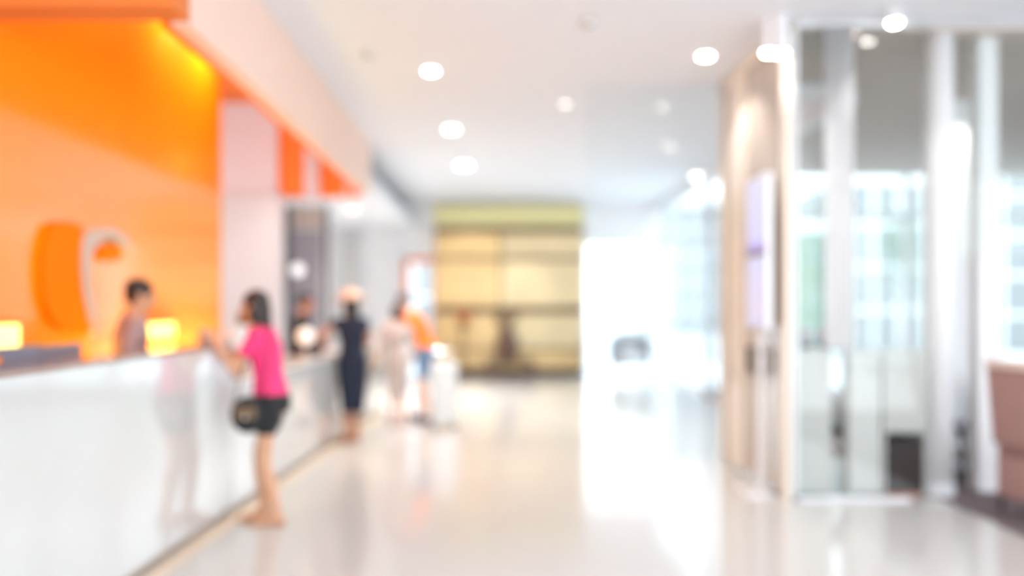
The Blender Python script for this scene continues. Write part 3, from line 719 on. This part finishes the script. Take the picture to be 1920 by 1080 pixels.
# ================================================================ people
def ik(a, b, l1, l2, pole):
    a, b = Vector(a), Vector(b); d = b - a; L = d.length
    if L > (l1 + l2) * .995: b = a + d.normalized() * (l1 + l2) * .995; d = b - a; L = d.length
    k = (l1 * l1 - l2 * l2 + L * L) / (2 * L); h = math.sqrt(max(0, l1 * l1 - k * k))
    u = d.normalized(); p = Vector(pole); p = (p - u * p.dot(u)).normalized()
    return a + u * k + p * h, b
def person(label, loc, rz, h, skin, hair, lh, rh, lf=(-.09, .0), rf=(.09, .0), lean=0.0, headpitch=0.0, headyaw=0.0, top=None, bottom=None, dress=None, shoes=None, hat=None, z0=0.0,
           sleeve=.45, lpole=(-.4, -.6, -1), rpole=(.4, -.6, -1), bottom_len=.6, fat=1.0, headpos=None):
    t = thing('person', label, 'person', (loc[0], loc[1], z0), rz)
    s = h / 1.70
    def S(x, y, z):                                           # apply the forward lean above the hip
        if z > .92:
            u = z - .92; y = y + u * math.sin(lean); z = .92 + u * math.cos(lean)
        return Vector((x * s, y * s, z * s))
    bm = bmesh.new()
    tor = [(.80, .13, .10), (.88, .162, .115), (.95, .165, .118), (1.03, .14, .10), (1.12, .125, .092), (1.22, .145, .105), (1.32, .165, .11), (1.40, .165, .085), (1.45, .09, .07), (1.50, .055, .055)]
    def rings(zs, g=0.0): return [(S(0, 0, z), (rx + g) * s * fat, (ry + g) * s * fat) for z, rx, ry in zs]
    loft(bm, rings(tor))
    neck0, neck1 = S(0, 0, 1.43), S(0, .015, 1.53)
    cap(bm, neck0, neck1, .055 * s, .05 * s)
    hc_ = S(0, .03, 1.595) if headpos is None else Vector(headpos)
    cap(bm, neck1, hc_ - Vector((0, 0, .03 * s)), .05 * s, .05 * s)
    HR = Matrix.Rotation(headyaw, 3, 'Z') @ Matrix.Rotation(-headpitch, 3, 'X')
    def Hd(x, y, z): return hc_ + HR @ Vector((x * s, y * s, z * s))
    ball(bm, Hd(0, -.01, .025), (.076 * s, .095 * s, .088 * s), 3, HR)
    ball(bm, Hd(0, .02, -.045), (.056 * s, .068 * s, .072 * s), 3, HR)
    ball(bm, Hd(0, .055, -.09), (.028 * s, .025 * s, .022 * s), 2, HR)
    cap(bm, Hd(0, .085, .01), Hd(0, .105, -.03), .009 * s, .014 * s)
    for e_ in (-1, 1): ball(bm, Hd(e_ * .077, -.01, -.005), (.012 * s, .02 * s, .032 * s), 2, HR)
    # arms
    def arm(side, tgt, pole):
        sh = S(side * .165, 0, 1.385); el, wr = ik(sh, Vector(tgt), .28 * s, .25 * s, pole)
        cap(bm, sh, el, .047 * s, .037 * s); cap(bm, el, wr, .037 * s, .025 * s)
        return sh, el, wr
    LA = arm(-1, lh, lpole); RA = arm(1, rh, rpole)
    def hand(side, el, wr):
        d = (wr - el).normalized(); up = Vector((0, 0, 1))
        lat = d.cross(up)
        if lat.length < .3: lat = Vector((side, 0, 0)).cross(d).cross(d) * -1
        if lat.length < .1: lat = Vector((0, 1, 0))
        lat.normalize(); nrm = lat.cross(d).normalized()
        if abs(d.z) < .6: d = (d - Vector((0, 0, d.z * .8))).normalized()
        pc = wr + d * .045 * s
        R_ = Matrix((lat, d, nrm)).transposed()
        ball(bm, pc, (.040 * s, .050 * s, .017 * s), 3, R_)
        cap(bm, wr, pc, .024 * s, .02 * s)
        for i, (o_, L) in enumerate(((-.030, .060), (-.010, .074), (.010, .070), (.029, .055))):
            a = pc + d * .036 * s + lat * o_ * s; L *= s
            b = a + (d + lat * o_ * 3).normalized() * L * .45; c = b + (d * .9 - nrm * .35 + lat * o_ * 3).normalized() * L * .33; e2 = c + (d * .75 - nrm * .65).normalized() * L * .26
            cap(bm, a, b, .0088 * s, .0082 * s, 8); cap(bm, b, c, .0082 * s, .0076 * s, 8); cap(bm, c, e2, .0076 * s, .007 * s, 8)
        tl = lat * (side * -1)
        a = pc - d * .02 * s + tl * .028 * s; b = a + (tl * .8 + d * .6).normalized() * .035 * s; c = b + (tl * .3 + d).normalized() * .028 * s
        cap(bm, a, b, .012 * s, .010 * s, 8); cap(bm, b, c, .010 * s, .008 * s, 8)
    hand(-1, LA[1], LA[2]); hand(1, RA[1], RA[2])
    # legs
    legs = []
    for side, (fx, fy) in ((-1, lf), (1, rf)):
        hip = S(side * .085, 0, .90); an = Vector((fx * s, fy * s, .085 * s))
        kn, an = ik(hip, an, .43 * s, .40 * s, (0, 1, 0))
        cap(bm, hip, kn, .083 * s, .054 * s); cap(bm, kn, kn.lerp(an, .35), .052 * s, .055 * s); cap(bm, kn.lerp(an, .35), an, .054 * s, .034 * s)
        heel = Vector((an.x, an.y - .02 * s, .035 * s)); toe = Vector((an.x + side * .012, an.y + .15 * s, .022 * s))
        cap(bm, an, heel, .034 * s, .033 * s); cap(bm, heel, toe, .033 * s, .024 * s); cap(bm, an, Vector((an.x, an.y + .08 * s, .035 * s)), .034 * s, .03 * s)
        for q_ in range(5): cap(bm, toe + Vector(((q_ - 2) * .014 * s, -.01 * s, -.006 * s)), toe + Vector(((q_ - 2) * .016 * s, (.035 - abs(q_ - 1.5) * .006) * s, -.008 * s)), .010 * s, .009 * s, 8)
        legs.append((hip, kn, an, heel, toe))
    body = remeshed('body', bm, skin, t, .0055, 2)
    # face
    for e_ in (-1, 1):
        b2 = bmesh.new(); ball(b2, Hd(e_ * .030, .078, .005), (.014 * s, .008 * s, .007 * s), 2, HR); obj('eye', b2, 'eye', t, True)
        b2 = bmesh.new(); cap(b2, Hd(e_ * .018, .087, .026), Hd(e_ * .046, .074, .026), .004 * s, .003 * s, 8); obj('eyebrow', b2, 'hair', t, True)
    b2 = bmesh.new(); ball(b2, Hd(0, .083, -.058), (.022 * s, .008 * s, .008 * s), 2, HR); obj('mouth', b2, 'lip', t, True)
    # hair
    b2 = bmesh.new()
    ball(b2, Hd(0, -.022, .040), (.088 * s, .100 * s, .088 * s), 3, HR)
    if hair == 'long':
        ball(b2, Hd(0, -.062, -.03), (.082 * s, .062 * s, .12 * s), 3, HR); ball(b2, Hd(0, -.07, -.13), (.078 * s, .048 * s, .10 * s), 3, HR)
        for e_ in (-1, 1): ball(b2, Hd(e_ * .068, -.02, -.04), (.022 * s, .045 * s, .10 * s), 2, HR)
    elif hair == 'bob':
        ball(b2, Hd(0, -.055, -.02), (.088 * s, .065 * s, .10 * s), 3, HR)
        for e_ in (-1, 1): ball(b2, Hd(e_ * .07, -.01, -.02), (.022 * s, .05 * s, .07 * s), 2, HR)
    else: ball(b2, Hd(0, -.05, .0), (.072 * s, .055 * s, .07 * s), 3, HR)
    remeshed('hair', b2, 'hair', t, .008, 3)
    if hat:
        b2 = bmesh.new(); lathe(b2, [(.20 * s, -.012), (.205 * s, 0), (.11 * s, .012), (.105 * s, .09 * s), (.08 * s, .115 * s), (.01, .12 * s)], 32)
        for v in b2.verts: v.co = hc_ + HR @ Vector((v.co.x, v.co.y - .03 * s, v.co.z + .05 * s))
        obj('hat', b2, hat, t, True)
    g = .014
    if top or dress:
        cm = dress or top
        b2 = bmesh.new()
        zs = [z_ for z_ in tor if z_[0] >= (.92 if top else .80)]
        zs = [(z_, rx, ry) for z_, rx, ry in zs if z_ <= 1.46]
        zz = [(z_, rx + g, ry + g) for z_, rx, ry in zs]
        if dress:
            L = bottom_len
            zz = [(L, .13, .11), ((L + .88) / 2, .165, .125), (.88, .178, .13)] + [q for q in zz if q[0] > .9]
        loft(b2, [(S(0, 0, z_), rx * s * fat, ry * s * fat) for z_, rx, ry in zz])
        for (sh, el, wr) in (LA, RA):
            if sleeve <= 1: en = sh.lerp(el, sleeve)
            else: en = el.lerp(wr, sleeve - 1)
            if sleeve <= 1: cap(b2, sh, en, .062 * s, .054 * s)
            else: cap(b2, sh, el, .060 * s, .050 * s); cap(b2, el, en, .050 * s, .036 * s)
        remeshed('dress' if dress else 'shirt', b2, cm, t, .009, 3)
    if bottom:
        b2 = bmesh.new(); loft(b2, [(S(0, 0, z_), (rx + g) * s * fat, (ry + g) * s * fat) for z_, rx, ry in ((.82, .16, .118), (.88, .172, .124), (.92, .168, .122), (.965, .150, .102))])
        for hip, kn, an, heel, toe in legs:
            if bottom_len > .5: en = hip.lerp(kn, min(1, (.90 - bottom_len) / .43)); cap(b2, hip, en, .108 * s, .090 * s)
            else:
                cap(b2, hip, kn, .104 * s, .07 * s); en = kn.lerp(an, min(1, (.48 - bottom_len) / .40)); cap(b2, kn, en, .07 * s, .056 * s)
        remeshed('shorts' if bottom_len > .5 else 'trousers', b2, bottom, t, .009, 3)
    if shoes:
        for hip, kn, an, heel, toe in legs:
            b2 = bmesh.new(); ball(b2, (an.x, an.y - .01 * s, .052 * s), (.042 * s, .055 * s, .048 * s), 2); cap(b2, heel + Vector((0, -.005, .008 * s)), toe + Vector((0, .025 * s, .008 * s)), .040 * s, .036 * s)
            for v in b2.verts: v.co.z = max(v.co.z, .001)
            remeshed('shoe', b2, shoes, t, .007, 2)
    return t, S, Hd, s, legs

# woman in pink, leaning on the high counter, facing the orange wall (forward = -X)
wx = -1.50
t, S, Hd, s, legs = person('woman in hot pink t-shirt and black shorts leaning on the high white counter', (wx, 5.85), PI / 2, 1.585, 'skin1', 'long',
    (-.17, .34, 1.245), (.16, .46, 1.25), lf=(-.05, -.05), rf=(.06, .07), lean=.15, headpitch=.1, headyaw=-.1, top='pink', bottom='blackcloth', bottom_len=.72, shoes=None, sleeve=.5,
    lpole=(-.2, .3, -1), rpole=(.1, -.2, -1))
# sandals
for i, (hip, kn, an, heel, toe) in enumerate(legs):
    bm = bmesh.new(); box(bm, an.x - .04, an.x + .04, heel.y - .04, toe.y + .05, 0.0, .010, .004); cap(bm, (an.x - .035, an.y + .09, .01), (an.x + .035, an.y + .09, .045), .006, .006); obj('sandal', bm, 'sandal', t, True)
# handbag worn on her near hip
hb = thing('handbag', 'dark round handbag hanging at the hip of the woman in pink', 'bag', (wx - .10, 5.62, .70))
bm = bmesh.new(); ball(bm, (0, 0, .07), (.115, .05, .125), 3); remeshed('body', bm, 'blackcloth', hb, .008, 2)
bm = bmesh.new(); box(bm, -.07, .07, -.058, -.045, .05, .13, .006); obj('flap', bm, 'bronze', hb)
bm = bmesh.new(); ball(bm, (0, -.062, .06), .014, 2); obj('clasp', bm, 'chrome', hb, True)
bm = bmesh.new()
pts = [Vector((-.09, 0, .13)), Vector((-.05, .0, .30)), Vector((.0, .02, .48)), Vector((.03, .06, .64)), Vector((.05, .12, .70))]
for a, b in zip(pts, pts[1:]): cap(bm, a, b, .006, .006, 8)
pts = [Vector((.10, 0, .13)), Vector((.115, .04, .32)), Vector((.12, .09, .52)), Vector((.09, .14, .68))]
for a, b in zip(pts, pts[1:]): cap(bm, a, b, .006, .006, 8)
obj('strap', bm, 'black', hb, True)

# woman in navy by the low counter, seen from behind
person('woman in fitted navy dress and pale straw hat standing at the low counter', (-1.50, 9.3), math.radians(35), 1.60, 'skin3', 'long',
    (-.34, .24, 1.0), (.20, .34, 1.0), lf=(-.06, 0), rf=(.06, .02), lean=.08, headpitch=.15, dress='navy', bottom_len=.34, hat='straw', sleeve=.3, fat=1.05,
    lpole=(-1, -.3, -.4), rpole=(.6, -.6, -.6))
# person in beige dress
person('person with dark bobbed hair in a long pale beige dress past the counter end', (-1.14, 10.55), math.radians(25), 1.48, 'skin2', 'bob',
    (-.24, .16, .80), (.24, .18, .82), lf=(-.06, .04), rf=(.07, -.06), lean=.05, headpitch=.2, dress='beige', bottom_len=.42, sleeve=.9, fat=1.0)
# person in orange
person('person in bright orange shirt and blue shorts bending beside the beige dress', (-.84, 11.0), math.radians(72), 1.68, 'skin2', 'short',
    (-.10, .62, 1.10), (.16, .55, 1.28), lf=(-.22, -.14), rf=(.12, .14), lean=.42, headpitch=.5, top='orangecloth', bottom='bluecloth', bottom_len=.62, shoes='shoe', sleeve=.95, fat=1.2,
    lpole=(-.2, -.5, -1), rpole=(.4, -.4, .6))
# receptionist behind high counter
person('receptionist with short black hair in grey mauve shirt behind the high counter', (-2.50, 5.84), math.radians(-62), 1.66, 'skin1', 'short',
    (-.16, .26, 1.0), (.30, .14, .95), lf=(-.09, -.02), rf=(.09, .02), lean=.10, headpitch=.25, top='greyshirt', bottom='blackcloth', bottom_len=.1, shoes='shoe', sleeve=1.3)
# staff in black behind low counter
person('staff member in black with warm brown face behind the low counter', (-2.36, 10.5), math.radians(-75), 1.62, 'skin3', 'short',
    (-.20, .26, 1.0), (.22, .24, 1.0), lean=.08, headpitch=.1, top='blackcloth', bottom='blackcloth', bottom_len=.1, shoes='shoe', sleeve=1.7)
# clerk bending, mostly behind the woman in pink
person('clerk in black bending low behind the counter beside the face of the woman in pink', (-2.38, 7.7), math.radians(-80), 1.50, 'skin1', 'bob',
    (-.16, .34, .80), (.20, .34, .80), lean=.30, headpitch=.5, top='blackcloth', bottom='blackcloth', bottom_len=.1, shoes='shoe', sleeve=1.7)

# pale suitcase beside the orange person
p = P(833, 0, 10.9)
p = P(833, 0, 10.35)
t = thing('suitcase', 'pale upright wheeled suitcase beside the person in orange', 'suitcase', (p.x, 10.35, 0), math.radians(10))
obj('shell', B(-.16, .16, -.11, .11, .05, .80, bev=.07), 'suitcase', t, True)
obj('zip_band', B(-.163, .163, -.012, .012, .06, .79, bev=.004), 'whiteboard', t)
bm = bmesh.new()
for sx_ in (-.08, .08): tube(bm, (sx_, .08, .78), (sx_, .08, .92), .008)
tube(bm, (-.095, .08, .925), (.095, .08, .925), .014); obj('handle', bm, 'chrome', t)
for sx_ in (-.12, .12):
    for sy in (-.07, .07):
        bm = bmesh.new(); tube(bm, (sx_ - .012, sy, .026), (sx_ + .012, sy, .026), .026); tube(bm, (sx_, sy, .03), (sx_, sy, .08), .01); obj('wheel', bm, 'darkgrey', t)
